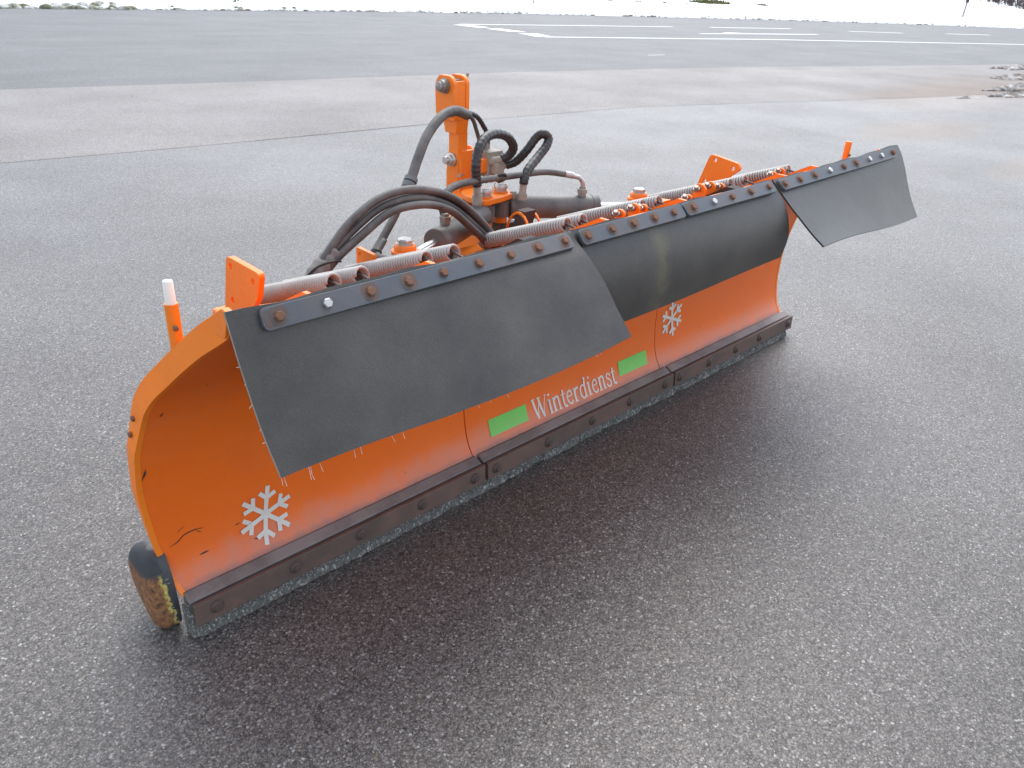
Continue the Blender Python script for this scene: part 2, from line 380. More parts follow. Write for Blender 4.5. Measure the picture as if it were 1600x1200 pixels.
rub = MB(); rr_ = random.Random(12)
for k in range(620):
    i = rr_.randrange(20, len(E_) - 14); f = rr_.random(); p = np.array(E_[i]) * (1 - f) + np.array(E_[i + 1]) * f
    off = rr_.gauss(-.02, .16); sz = rr_.uniform(.02, .075) * (2.0 if p[0] < 11 else 1); c0 = V((p[0] + off * .35, p[1] + off, .0015 + max(0, off) * .35))
    vs_ = []
    for j, (rad, hh) in enumerate(((1, -.1), (.95, .3), (.6, .7), (.1, .85))):
        for q in range(7):
            a_ = 2 * math.pi * q / 7; r1 = rad * rr_.uniform(.7, 1.25) * sz; vs_.append(c0 + V((math.cos(a_) * r1 * 1.6, math.sin(a_) * r1, hh * sz)))
    rub.add(vs_, [(j * 7 + q, j * 7 + (q + 1) % 7, (j + 1) * 7 + (q + 1) % 7, (j + 1) * 7 + q) for j in range(3) for q in range(7)] + [(21, 22, 23, 24, 25, 26, 27)])
tag(rub.build('snow_rubble', 'edge_snow', smooth=True), 'dirty crumbs of snow and grass along the road edge', 'snow', kind='stuff')

# ------------------------------------------------------------------ the plough
PL = empty('snow_plough')
tag(PL, 'orange snow plough blade with black rubber flaps and hydraulics standing on the asphalt', 'snow plough')
PROF = [(.045, .10), (.06, .12), (.078, .154), (.092, .21), (.1, .3), (.095, .42), (.075, .53), (.052, .6), (.012, .665), (-.06, .735), (-.15, .81), (-.225, .862), (-.262, .890), (-.272, .918)]
PD = cm2(PROF, 5)
PZ = np.array([q[1] for q in PD]); PY = np.array([q[0] for q in PD])
def py(z): return float(np.interp(z, PZ, PY))
LX = [(0.001, .099), (-.013, .151), (-.025, .215), (-.032, .285), (-.041, .393), (-.037, .504), (-.022, .57), (-.013, .627), (-.002, .663), (.017, .709), (.037, .79), (.052, .862), (.06, .9), (.06, .95)]
def xl(z): return float(np.interp(z, [a[1] for a in LX], [a[0] for a in LX]))
def pn(i):
    a = PD[max(i - 1, 0)]; b_ = PD[min(i + 1, len(PD) - 1)]; d = V((b_[0] - a[0], b_[1] - a[1])).normalized(); return V((d.y, -d.x))   # towards the back
THK = .007
def skin(x0, x1, mat):
    """x0, x1: numbers or functions of height"""
    f0 = x0 if callable(x0) else (lambda z: x0); f1 = x1 if callable(x1) else (lambda z: x1)
    vs = []; fs = []; n_ = len(PD); nx = 2
    for i, (y, z) in enumerate(PD):
        q = pn(i)
        for (yy, zz) in ((y, z), (y + q.x * THK, z + q.y * THK)):
            vs.append((f0(z), yy, zz)); vs.append((f1(z), yy, zz))
    for i in range(n_ - 1):
        a, b_ = 4 * i, 4 * i + 4
        fs += [(a, a + 1, b_ + 1, b_), (a + 2, b_ + 2, b_ + 3, a + 3), (a, b_, b_ + 2, a + 2), (a + 1, a + 3, b_ + 3, b_ + 1)]
    fs += [(0, 2, 3, 1), (4 * n_ - 4, 4 * n_ - 3, 4 * n_ - 1, 4 * n_ - 2)]
    return vs, fs
XS = [0, .978, 2.011, 3.0]; GAP = .0022
sec = []
for i in range(3):
    a = xl if i == 0 else XS[i] + GAP; b_ = XS[i + 1] - (GAP if i < 2 else 0)
    v_, f_ = skin(a, b_, 'orange_skin')
    sec.append(obj('mouldboard_section', v_, f_, 'orange_skin', PL, smooth=True, autos=40))
# ribs behind the skin; the seams sit on dark ones
def rib(x, thick, mat, name='back_rib', off=.008, back=.20, z0=.13, z1=.88):
    pts = []
    for i, (y, z) in enumerate(PD):
        if z0 <= z <= z1: pts.append((y + pn(i).x * off, z + pn(i).y * off))
    zz = pts[-1][1]
    pts += [(max(pts[-1][0] + .05, -.13), zz + .0), (back * .5, .76), (back, .62), (back, .2), (pts[0][0] + .06, z0)]
    return MB().prism(pts, 0, x - thick / 2, x + thick / 2).build(name, mat, PL)
for x in (.978, 2.011): rib(x, .05, 'seam_dark', 'seam_plate', back=.14)
for x in (.30, .64, 1.3, 1.7, 2.35, 2.62): rib(x, .012, 'orange_paint')
# end ribs: a flange standing off the back of the skin at both ends
WID = [(.1, .004), (.244, .008), (.289, .013), (.378, .028), (.469, .034), (.544, .042), (.62, .05), (.70, .052), (.80, .052), (.86, .055), (.91, .045), (.95, .036)]
def end_rib(xf, sgn):
    vs = []; fs = []; n_ = len(PD)
    for i, (y, z) in enumerate(PD):
        q = pn(i); wd = float(np.interp(z, [a[0] for a in WID], [a[1] for a in WID])); x = xf(z)
        for dx in (-.004 * sgn, .010 * sgn):
            vs.append((x + dx, y - q.x * .0015, z - q.y * .0015)); vs.append((x + dx, y + q.x * wd, z + q.y * wd))
    for i in range(n_ - 1):
        a, b_ = 4 * i, 4 * i + 4
        fs += [(a, b_, b_ + 1, a + 1), (a + 2, a + 3, b_ + 3, b_ + 2), (a, a + 2, b_ + 2, b_), (a + 1, b_ + 1, b_ + 3, a + 3)]
    fs += [(0, 1, 3, 2), (4 * n_ - 4, 4 * n_ - 2, 4 * n_ - 1, 4 * n_ - 3)]
    return obj('end_rib', vs, fs, 'orange_paint', PL, bevel=.0015)
er = end_rib(xl, 1); er2 = end_rib(lambda z: 3.0, -1)
def bolt_mesh(r, h, washer=0.0):
    b_ = MB()
    if washer: b_.cyl((0, 0, -.002), (0, 0, .003), washer, 14)
    b_.lathe((0, 0, 0), (0, 0, 1), [(0, r), (h * .8, r), (h, r * .84)], 6)
    return b_
def frame(p, nrm, spin=0.0):
    q = V(nrm).to_track_quat('Z', 'Y'); return Matrix.Translation(V(p)) @ q.to_matrix().to_4x4() @ Matrix.Rotation(spin, 4, 'Z')
_bolts = {}
def bolt(key, r, h, mat, washer, parent, p, nrm, spin=0.0, name='bolt'):
    if key not in _bolts:
        o = bolt_mesh(r, h, washer).build(name, mat, parent); _bolts[key] = o
    else: o = again(_bolts[key], name, parent)
    o.matrix_basis = frame(p, nrm, spin); return o
# rivets on the left end rib, lip nose
for z in (.588, .545):
    w_ = float(np.interp(z, [a[0] for a in WID], [a[1] for a in WID]))
    bolt('rivet', .007, .006, 'rust', 0, er, (xl(z) - .004, py(z) + w_ * .62, z + .01), (-1, 0, 0), R.random(), 'rivet')
MB().prism(rounded([(-.284, .945), (-.262, .95), (-.205, .915), (-.212, .887), (-.262, .888)], .006, 2), 0, .049, .064).build('lip_end', 'orange_paint', PL, bevel=.002)

# ---- rubber flaps
def flap(edges, th, xs, nm_ripple, seed):
    """edges: list of (x, path of (y,z)) ; blended along x"""
    rr = random.Random(seed); ph = rr.uniform(0, 6)
    paths = [(x, cm2(p, 6)) for x, p in edges]; m_ = len(paths[0][1]); nx = 26; vs = []
    for i in range(nx + 1):
        u = i / nx; x = xs[0] + (xs[1] - xs[0]) * u
        k = 0
        while k < len(paths) - 2 and x > paths[k + 1][0]: k += 1
        (xa, pa), (xb, pb) = paths[k], paths[k + 1]; s = (x - xa) / (xb - xa); s = min(1, max(0, s))
        row = []
        for j in range(m_):
            y = pa[j][0] * (1 - s) + pb[j][0] * s; z = pa[j][1] * (1 - s) + pb[j][1] * s
            f = j / (m_ - 1)
            z += nm_ripple * f * f * math.sin(x * 5.2 + ph); y += nm_ripple * .6 * f * math.sin(x * 3.7 + ph * 2)
            if j == 0: z += .004 * math.sin(x * 23 + ph) * math.sin(x * 9)
            row.append(V((x, y, z)))
        for j in range(m_):
            d = (row[min(j + 1, m_ - 1)] - row[max(j - 1, 0)]).normalized(); q = V((0, d.z, -d.y))
            vs.append(row[j]); vs.append(row[j] + q * (-th) if q.z > 0 or q.y < 0 else row[j] + q * th)
    fs = []
    def ix(i, j, b_): return (i * m_ + j) * 2 + b_
    for i in range(nx):
        for j in range(m_ - 1):
            fs.append((ix(i, j, 0), ix(i + 1, j, 0), ix(i + 1, j + 1, 0), ix(i, j + 1, 0)))
            fs.append((ix(i, j, 1), ix(i, j + 1, 1), ix(i + 1, j + 1, 1), ix(i + 1, j, 1)))
        for j in (0, m_ - 1): fs.append((ix(i, j, 0), ix(i, j, 1), ix(i + 1, j, 1), ix(i + 1, j, 0)))
    for i in (0, nx):
        for j in range(m_ - 1): fs.append((ix(i, j, 0), ix(i, j + 1, 0), ix(i, j + 1, 1), ix(i, j, 1)))
    o = obj('rubber_flap', vs, fs, 'flap_rubber', PL, smooth=True, autos=45)
    me = o.data; me.materials.append(MATS['flap_edge'])
    if xs[0] < .1:
        for p in list(me.polygons)[-2 * (m_ - 1):-(m_ - 1)]: p.material_index = 1
    return o, paths
F1 = [(.045, [(-.283, .948), (-.297, .915), (-.318, .865), (-.352, .795), (-.388, .73), (-.438, .66)]),
      (.40, [(-.283, .945), (-.304, .916), (-.340, .868), (-.388, .80), (-.432, .74), (-.472, .680)]),
      (.99, [(-.280, .938), (-.306, .912), (-.348, .883), (-.405, .832), (-.452, .776), (-.503, .722)])]
F2 = [(1.0, [(-.280, .938), (-.306, .908), (-.330, .865), (-.348, .80), (-.350, .73), (-.340, .655)]),
      (2.0, [(-.288, .940), (-.322, .912), (-.358, .870), (-.382, .82), (-.392, .76), (-.380, .690)])]
F3 = [(2.015, [(-.286, .936), (-.322, .905), (-.372, .862), (-.42, .824), (-.467, .787), (-.512, .756)]),
      (3.04, [(-.288, .953), (-.312, .920), (-.340, .868), (-.365, .81), (-.395, .75), (-.438, .682)])]
fl = [flap(F1, .006, (.045, .99), .010, 1), flap(F2, .007, (.985, 2.0), .004, 5), flap(F3, .006, (2.012, 3.04), .008, 9)]
# lift flap 2 a little under flap 1 at the shared joint
fl[1][0].location = (0, .004, -.003)
def on_flap(k, x, dist_):
    """point on the front of flap k at x, dist_ metres down from its top edge, and its normal"""
    paths = fl[k][1]; q = 0
    while q < len(paths) - 2 and x > paths[q + 1][0]: q += 1
    (xa, pa), (xb, pb) = paths[q], paths[q + 1]; s = min(1, max(0, (x - xa) / (xb - xa)))
    pts = [V((pa[j][0] * (1 - s) + pb[j][0] * s, pa[j][1] * (1 - s) + pb[j][1] * s)) for j in range(len(pa))]
    acc = 0; p = pts[-1]; d = (pts[-1] - pts[-2]).normalized()
    for j in range(len(pts) - 1):
        l_ = (pts[j + 1] - pts[j]).length
        if acc + l_ >= dist_:
            f = (dist_ - acc) / l_; p = pts[j].lerp(pts[j + 1], f); d = (pts[j + 1] - pts[j]).normalized(); break
        acc += l_
    n_ = V((0, d.y, -d.x)); n_ = -n_ if n_.z < 0 and n_.y > 0 else n_
    if n_.y > 0: n_ = -n_
    return V((x, p.x, p.y)), n_, V((0, d.x, d.y))
# ---- clamp bars with bolts
BARS = [(0, .105, .965, [.139, .243, .345, .443, .540, .645, .747, .841, .939]),
        (1, 1.003, 1.452, [1.027, 1.125, 1.216, 1.310, 1.402]),
        (1, 1.462, 1.965, [1.500, 1.608, 1.710, 1.820, 1.932]),
        (2, 2.022, 2.965, [2.043, 2.150, 2.258, 2.375, 2.490, 2.594, 2.711, 2.825, 2.938])]
OFFB = .0035; TB = .007
for (k, xa, xb, bx) in BARS:
    vs = []; fs = []; nx = 14; r_ = .012
    def halfw(x):
        e = min(x - xa, xb - x); 
        return 0.022 - (r_ - math.sqrt(max(0, r_ * r_ - (r_ - e) ** 2)) if e < r_ else 0) * .9
    xs_ = sorted(set([xa, xa + .003, xa + .007, xa + r_] + [xa + r_ + (xb - xa - 2 * r_) * i / nx for i in range(1, nx)] + [xb - r_, xb - .007, xb - .003, xb]))
    for x in xs_:
        c0, n_, d_ = on_flap(k, x, .030); h = halfw(x)
        for off in (OFFB - .003, OFFB + TB):
            for sgn in (-1, 1): vs.append(c0 + n_ * off + d_ * h * sgn)
    for i in range(len(xs_) - 1):
        a, b_ = 4 * i, 4 * i + 4
        fs += [(a, b_, b_ + 1, a + 1), (a + 2, a + 3, b_ + 3, b_ + 2), (a, a + 2, b_ + 2, b_), (a + 1, b_ + 1, b_ + 3, a + 3)]
    e = 4 * (len(xs_) - 1); fs += [(0, 1, 3, 2), (e, e + 2, e + 3, e + 1)]
    bar = obj('clamp_bar', vs, fs, 'bar_steel', PL, bevel=.0012)
    for i, x in enumerate(bx):
        c0, n_, d_ = on_flap(k, x, .030)
        bright = (k == 0 and i == 1) or (k == 1 and abs(x - 1.608) < .01) or (k == 2 and i in (3, 6, 7))
        bolt('zb' if bright else 'rb', .0105, .0085, 'zinc' if bright else 'rust', .0, bar, c0 + n_ * (OFFB + TB), n_, R.random() * 2)
        if not bright and R.random() < .75:     # rust bleeding round the bolt
            pr = rounded([(-.018, -.015), (.016, -.018), (.022, .004), (.010, .017), (-.014, .015)], .012, 3)
            sp_ = R.uniform(.75, 1.15); q_ = c0 + n_ * (OFFB + TB + .0006)
            obj('rust_stain', [q_ + V((u * sp_, 0, 0)) + d_ * v_ * sp_ for u, v_ in pr], [tuple(range(len(pr)))], 'rust_stain', bar)
    for x in ((xa + .022,) if k != 0 else (xa + .02, xb - .03)):   # rusty bar end
        c0, n_, d_ = on_flap(k, x, .030); q_ = c0 + n_ * (OFFB + TB + .0003)
        pr = rounded([(-.016, -.017), (.022, -.012), (.012, .004), (.026, .017), (-.016, .017)], .008, 3)
        if x > xb - .1: pr = [(-a, b_) for a, b_ in pr]
        obj('rust_stain', [q_ + V((u, 0, 0)) + d_ * v_ for u, v_ in pr], [tuple(range(len(pr)))], 'rust_stain', bar)
# loose canvas threads along the lower flap edges
th = MB()
for k, (x0, x1) in ((0, (.05, .985)), (1, (1.25, 2.0))):
    for i in range(20 if k == 0 else 8):
        x = R.uniform(x0, x1); paths = fl[k][1]; p, n_, d_ = on_flap(k, x, 1.0)
        q = 0
        l_ = R.uniform(.005, .022); sw = R.uniform(-.5, .5)
        a = p - n_ * .007 - d_ * .022; b_ = a + (d_ + V((sw * .5, 0, -.1))).normalized() * (l_ + .018)
        th.cyl(a, b_, .0004, 4)
for i in range(5):
    p, n_, d_ = on_flap(0, .046, R.uniform(.05, .28)); a = p - n_ * .004; th.cyl(a, a + V((-R.uniform(.003, .010), 0, R.uniform(-.010, .002))), .0005, 4)
tag(th.build('loose_threads', 'thread', PL), None, None, kind='stuff')

# ---- cutting edge: backing steel, rubber strip, front plates
def strip_end(x0, x1): return x0, x1
EX = [-.002, .992, 2.045, 3.035]
for i in range(3):
    x0, x1 = EX[i], EX[i + 1] - (.006 if i < 2 else 0)
    rx0 = x0 - (.008 if i == 0 else 0); rx1 = x1 - (.05 if i == 2 else -.004)
    # rubber strip with a torn lower front edge
    n_ = 110; vs = []; fs = []
    rr = random.Random(20 + i); wv = 0
    for k in range(n_ + 1):
        x = rx0 + (rx1 - rx0) * k / n_; wv = wv * .8 + rr.uniform(-1, 1) * .0032
        fr = -.012 + wv + rr.uniform(-.0015, .0015); lo = .001 + abs(wv) * .5 + max(0, rr.uniform(-.004, .003))
        if i == 0 and k < 8: fr += .0
        vs += [(x, fr, lo), (x, fr + .003 + rr.uniform(-.002, .002), .022 + rr.uniform(-.003, .003)), (x, .010, .036), (x, .014, .086), (x, .0365, .086), (x, .036, lo)]
    for k in range(n_):
        for j in range(6): fs.append((k * 6 + j, (k + 1) * 6 + j, (k + 1) * 6 + (j + 1) % 6, k * 6 + (j + 1) % 6))
    fs += [tuple(range(6)), tuple(n_ * 6 + j for j in range(5, -1, -1))]
    obj('rubber_strip', vs, fs, 'worn_rubber', PL)
    # backing steel ledge
    MB().prism([(.0385, .012), (.0385, .0875), (.0165, .0875), (.0165, .0955), (.044, .1085), (.056, .106), (.052, .012)], 0, x0 + .004, x1 - .002).build('backing_steel', 'ledge_worn', PL, bevel=.002)
    # front plate
    pl = MB().prism([(-.006, .032), (-.003, .094), (.009, .095), (.011, .034)], 0, x0 + .006, x1).build('cutting_plate', 'blade_rust', PL, bevel=.002)
    CB = [[(.06, .066), (.285, .066), (.498, .067), (.722, .066), (.938, .066)], [(1.035, .066), (1.286, .066), (1.524, .066), (1.748, .066), (1.979, .066)], [(2.082, .066), (2.30, .066), (2.515, .066), (2.722, .066), (2.99, .066)]][i]
    for (x, z) in CB:
        if 'cb' not in _bolts:
            b_ = MB().lathe((0, 0, -.002), (0, 0, 1), [(0, .018), (.004, .018), (.008, .015), (.011, .008), (.012, .001)], 16)
            b_.lathe((0, 0, 0), (0, 0, 1), [(0, .011), (.011, .011), (.0125, .009)], 6); o = b_.build('bolt', 'bolt_dark', pl); _bolts['cb'] = o
        else: o = again(_bolts['cb'], 'bolt', pl)
        o.matrix_basis = frame((x, -.0047, z), (0, -1, .06), R.random())
# fibrous fuzz on the strip: short worn strands
fz = MB()
for k in range(900):
    x = R.uniform(-.005, 2.98); z = R.uniform(.004, .03); y = -.008 + (z - .01) * .2
    a = V((x, y - .002, z)); fz.cyl(a, a + V((R.uniform(-.008, .008), -R.uniform(.001, .007), R.uniform(-.012, .010))), .0008, 3)
tag(fz.build('worn_strands', 'worn_rubber', PL), None, None, kind='stuff')

# ---- markings on the skin
def on_skin(x, z, off=.0018): return (x, py(z) - off, z)
def flake(cx, cz, r, rot, parent, hw=.0062):
    b_ = MB(); lay = [0]
    def stroke(x0, z0, x1, z1, wd):
        d = V((x1 - x0, z1 - z0)); ln = d.length; d.normalize(); q = V((-d.y, d.x)) * wd; nn = 5
        of = .0012 + .0004 * (lay[0] % 7); lay[0] += 1
        pts = []
        for k in range(nn + 1):
            c_ = V((x0, z0)) + d * ln * k / nn; 
            for s_ in (-1, 1): pts.append(on_skin(cx + c_.x + q.x * s_, cz + c_.y + q.y * s_, of))
        b_.add(pts, [(2 * k, 2 * k + 1, 2 * k + 3, 2 * k + 2) for k in range(nn)])
    for k in range(6):
        a = rot + k * math.pi / 3; c_, s_ = math.cos(a), math.sin(a)
        stroke(0, 0, c_ * r, s_ * r, hw)
        for sg in (-1, 1):
            a2 = a + sg * math.pi / 3 * .92; bx, bz = c_ * r * .56, s_ * r * .56
            stroke(bx, bz, bx + math.cos(a2) * r * .36, bz + math.sin(a2) * r * .36, hw * .95)
    return b_.build('snowflake', 'decal_white', parent)
flake(.262, .201, .079, math.radians(76), sec[0])
flake(2.122, .283, .077, math.radians(38), sec[2])
for (xa, xb, za, zb) in ((1.077, 1.256, .134, .190), (1.768, 1.948, .140, .196)):
    b_ = MB(); n_ = 6
    b_.add([on_skin(x, za + (zb - za) * k / n_) for k in range(n_ + 1) for x in (xa, xb)], [(2 * k, 2 * k + 1, 2 * k + 3, 2 * k + 2) for k in range(n_)])
    b_.build('green_sticker', 'decal_green', sec[1])
def serif(x0, x1, y): return ([(x0, y), (x1, y)], .022)
GL = {
 'W': (.98, [([(.07, 1), (.30, .0)], .062), ([(.29, .0), (.49, .90)], .026), ([(.43, 1), (.66, .0)], .062), ([(.65, .0), (.89, 1)], .026), serif(-.03, .2, .985), serif(.33, .56, .985), serif(.79, .98, .985)]),
 'i': (.31, [([(.155, 0), (.155, .66)], .058), serif(.03, .28, .02), ([(.04, .63), (.155, .66)], .026), ([(.155, .84), (.155, .96)], .062)]),
 'n': (.60, [([(.14, 0), (.14, .66)], .058), serif(.02, .26, .02), ([(.03, .63), (.14, .66)], .026), ([(.17, .52), (.23, .61), (.32, .65), (.40, .63), (.45, .54), (.46, .40), (.46, 0)], .05), serif(.35, .58, .02)]),
 't': (.38, [([(.17, .86), (.17, .15), (.20, .05), (.27, .02), (.34, .06)], .052), ([(.02, .63), (.35, .63)], .026)]),
 'e': (.50, [([(.10, .38), (.42, .38)], .026), ([(.42, .38), (.40, .54), (.34, .63), (.26, .65), (.18, .61), (.11, .50), (.09, .34), (.12, .16), (.20, .05), (.29, .02), (.37, .05), (.44, .14)], .043)]),
 'r': (.43, [([(.14, 0), (.14, .66)], .058), serif(.02, .28, .02), ([(.03, .63), (.14, .66)], .026), ([(.17, .50), (.23, .60), (.31, .65), (.39, .60)], .05)]),
 'd': (.60, [([(.42, .56), (.34, .63), (.26, .65), (.17, .60), (.11, .48), (.09, .33), (.12, .15), (.19, .05), (.27, .02), (.36, .06), (.42, .14)], .045), ([(.43, .03), (.43, 1.03)], .056), ([(.33, 1.0), (.43, 1.03)], .026), ([(.43, .02), (.55, .04)], .024)]),
 's': (.44, [([(.36, .50), (.34, .60), (.24, .65), (.15, .62), (.11, .53), (.15, .43), (.25, .36), (.34, .28), (.38, .18), (.34, .07), (.24, .015), (.13, .04), (.07, .16)], .043)]),
}
word = 'Winterdienst'; tw = sum(GL[c][0] for c in word); X0, X1, Z0, CAP = 1.284, 1.745, .124, .070
cur = 0; lt = MB(); lay = 0
for ch in word:
    wd_, strokes = GL[ch]
    for pts, hw in strokes:
        P_ = cm2(pts, 3) if len(pts) > 3 else [tuple(np.array(pts[i]) * (1 - k / 4) + np.array(pts[i + 1]) * k / 4) for i in range(len(pts) - 1) for k in range(4)] + [pts[-1]]
        of = .0010 + .0003 * (lay % 9); lay += 1; vv = []
        for k in range(len(P_)):
            a = V(P_[max(k - 1, 0)]); c_ = V(P_[min(k + 1, len(P_) - 1)]); d = (c_ - a).normalized(); q = V((-d.y, d.x)) * hw
            for s_ in (-1, 1):
                gx = cur + P_[k][0] + q.x * s_; gy = P_[k][1] + q.y * s_
                vv.append(on_skin(X0 + gx / tw * (X1 - X0), Z0 + gy * CAP - .012 * (gx / tw) * 0, of))
        lt.add(vv, [(2 * k, 2 * k + 1, 2 * k + 3, 2 * k + 2) for k in range(len(P_) - 1)])
    cur += wd_
o = lt.build('lettering', 'decal_white', sec[1]); o['label'] = 'pale serif word Winterdienst on the orange skin'
# black scuffs near the left end
for pts, wd in (([(.005, .222), (.025, .226), (.045, .238), (.07, .240), (.095, .236)], .0022), ([(.075, .236), (.088, .226)], .0016), ([(.07, .170), (.095, .171)], .0028), ([(.215, .150), (.228, .146)], .002), ([(.175, .205), (.19, .207)], .0016), ([(-.03, .43), (-.022, .445), (-.018, .46)], .003), ([(.02, .60), (.028, .61)], .0025), ([(.03, .252), (.05, .262)], .0012)):
    P_ = cm2(pts, 5) if len(pts) > 2 else [tuple(V(pts[0]).lerp(V(pts[1]), k / 4)) for k in range(5)]; vv = []
    for k in range(len(P_)):
        a = V(P_[max(k - 1, 0)]); c_ = V(P_[min(k + 1, len(P_) - 1)]); d = (c_ - a).normalized(); tp = wd * .7 * (.25 + math.sin(math.pi * k / (len(P_) - 1))) * R.uniform(.6, 1.2); q = V((-d.y, d.x)) * tp
        for s_ in (-1, 1): vv.append(on_skin(P_[k][0] + q.x * s_, P_[k][1] + q.y * s_, .0012))
    obj('scuff_mark', vv, [(2 * k, 2 * k + 1, 2 * k + 3, 2 * k + 2) for k in range(len(P_) - 1)], 'scuff', sec[0])

# ---- kerb guards at both lower corners
def kerb_guard(x_in, sg):
    OUT = cm2([(.052, .030), (.054, .09), (.064, .15), (.088, .208), (.125, .230), (.17, .217), (.203, .175), (.212, .130), (.182, .075), (.130, .024), (.092, .002), (.064, .010), (.052, .030)], 4)[:-1]
    cy, cz = .135, .11; rings = [(0, 1), (.026, 1), (.038, .985), (.048, .94), (.055, .84), (.059, .6), (.060, .3)]
    vs = []; fs = []; n_ = len(OUT)
    for dx, s_ in rings:
        for (y, z) in OUT: vs.append((x_in + sg * dx, cy + (y - cy) * s_, cz + (z - cz) * s_))
    for i in range(len(rings) - 1):
        for k in range(n_): fs.append((i * n_ + k, i * n_ + (k + 1) % n_, (i + 1) * n_ + (k + 1) % n_, (i + 1) * n_ + k))
    fs += [tuple(range(n_)), tuple((len(rings) - 1) * n_ + k for k in range(n_ - 1, -1, -1))]
    return obj('kerb_guard', vs, fs, 'guard_casting', PL, smooth=True, autos=60)
kg = kerb_guard(-.010, -1)
mk = MB()
for i in range(15):                       # worn raised marks on its face
    if i in (9, 10): continue
    z = .20 - i * .0115; y = float(np.interp(z, [.03, .09, .15, .208], [.052, .054, .064, .088])) - .0008
    for j in range(R.choice((1, 2))):
        x = -.026 - R.uniform(0, .006); h = R.uniform(.002, .004)
        mk.add([(x, y, z), (x + R.uniform(.004, .008), y, z + R.uniform(-.001, .001)), (x + R.uniform(.004, .008), y + .0003, z + h * .5), (x, y + .0003, z + h * .5)], [(0, 1, 2, 3)])
tag(mk.build('raised_marks', 'mark_grey', kg), None, None, kind='stuff')

# ---- marker posts at both ends
def marker(x, y, z0, h, stub, lean):
    p0 = V((x, y, z0)); d = V((lean, 0, 1)).normalized()
    po = MB().cyl(p0, p0 + d * h, .0138, 18).build('marker_post', 'orange_paint', PL, smooth=True, autos=40)
    bolt('mkb', .006, .008, 'rust', 0, po, p0 + d * (h * .62) + V((-.004, -.0135, 0)), (-.2, -1, 0))
    if stub: MB().lathe(p0 + d * h, p0 + d * (h + .05), [(0, .0108), (.044, .0102), (.048, .009)], 14).build('plastic_stub', 'white_plastic', po, smooth=True, autos=40)
    return po
marker(.040, -.060, .775, .125, True, .0); marker(3.02, -.09, .79, .145, False, .03)

# ---- mounting plates (normal along the blade) with bolt holes
def plate(x, outl, holes, th=.016, name='mounting_plate', r=.018, hr=.009):
    """holes are really cut: the plate is filled between outline and holes"""
    bm = bmesh.new(); out_ = rounded(outl, r, 5); loops = [out_] + [[(hy + hr * math.cos(a), hz + hr * math.sin(a)) for a in [2 * math.pi * k / 12 for k in range(12)]] for hy, hz in holes]
    ed = []
    for lp in loops:
        vv = [bm.verts.new((x, a, b_)) for a, b_ in lp]
        ed += [bm.edges.new((vv[k], vv[(k + 1) % len(vv)])) for k in range(len(vv))]
    bmesh.ops.triangle_fill(bm, edges=ed, use_beauty=True)
    r_ = bmesh.ops.extrude_face_region(bm, geom=list(bm.faces))
    for v_ in r_['geom']:
        if isinstance(v_, bmesh.types.BMVert): v_.co.x += th
    bmesh.ops.recalc_face_normals(bm, faces=list(bm.faces))
    me = bpy.data.meshes.new(name); bm.to_mesh(me); bm.free(); me.materials.append(MATS['orange_paint'])
    o = bpy.data.objects.new(name, me); COL.objects.link(o); o.parent = PL
    b_ = o.modifiers.new('bevel', 'BEVEL'); b_.width = .0018; b_.segments = 2; b_.limit_method = 'ANGLE'; b_.angle_limit = math.radians(50)
    return o
plate(.30, [(.222, .876), (.062, .872), (.086, .80), (.13, .755), (.13, .62), (.262, .62), (.262, .72)], [(.203, .852), (.098, .842), (.212, .762)])
plate(2.50, [(.262, .880), (.124, .862), (.112, .838), (.16, .80), (.19, .74), (.19, .62), (.31, .62), (.31, .73)], [(.236, .858), (.148, .838), (.272, .764)])
plate(.79, [(.385, .765), (.30, .762), (.295, .62), (.39, .62)], [(.368, .748)], .012, 'small_plate', .006, .006)

# ---- rear frame
fr = lambda a, b_, name: MB().box(a, b_).build(name, 'orange_paint', PL, bevel=.006)
fr((.25, .205, .22), (2.66, .305, .34), 'lower_beam'); fr((.34, .33, .585), (2.66, .43, .665), 'upper_beam')
fr((.33, .26, .335), (.37, .40, .59), 'frame_strut'); fr((2.62, .26, .335), (2.66, .40, .59), 'frame_strut'); fr((.80, .26, .335), (.84, .40, .59), 'frame_strut'); fr((2.16, .26, .335), (2.2, .40, .59), 'frame_strut')
fr((1.38, .30, .24), (1.62, .80, .36), 'push_frame'); fr((1.40, .425, .50), (1.60, .70, .60), 'upper_arm')
MB().prism([(.30, .36), (.80, .36), (.70, .66), (.48, .66)], 0, 1.39, 1.405).build('side_gusset', 'orange_paint', PL, bevel=.002)
MB().prism([(.30, .36), (.80, .36), (.70, .66), (.48, .66)], 0, 1.595, 1.61).build('side_gusset', 'orange_paint', PL, bevel=.002)
lg = MB().box((1.47, .72, .01), (1.53, .78, .30)); lg.box((1.42, .67, 0), (1.58, .83, .012)); lg.build('support_leg', 'dark_steel', PL, bevel=.003)
# spring anchor lip plates behind the flap
for (xa, xb) in ((.50, .70), (.83, 1.10), (1.40, 1.64), (1.80, 2.17), (2.42, 2.56)):
    MB().prism(rounded([(-.255, .905), (-.135, .872), (-.12, .85), (-.15, .84), (-.25, .88)], .006, 2), 0, xa, xb).build('spring_bracket', 'orange_paint', PL, bevel=.002)

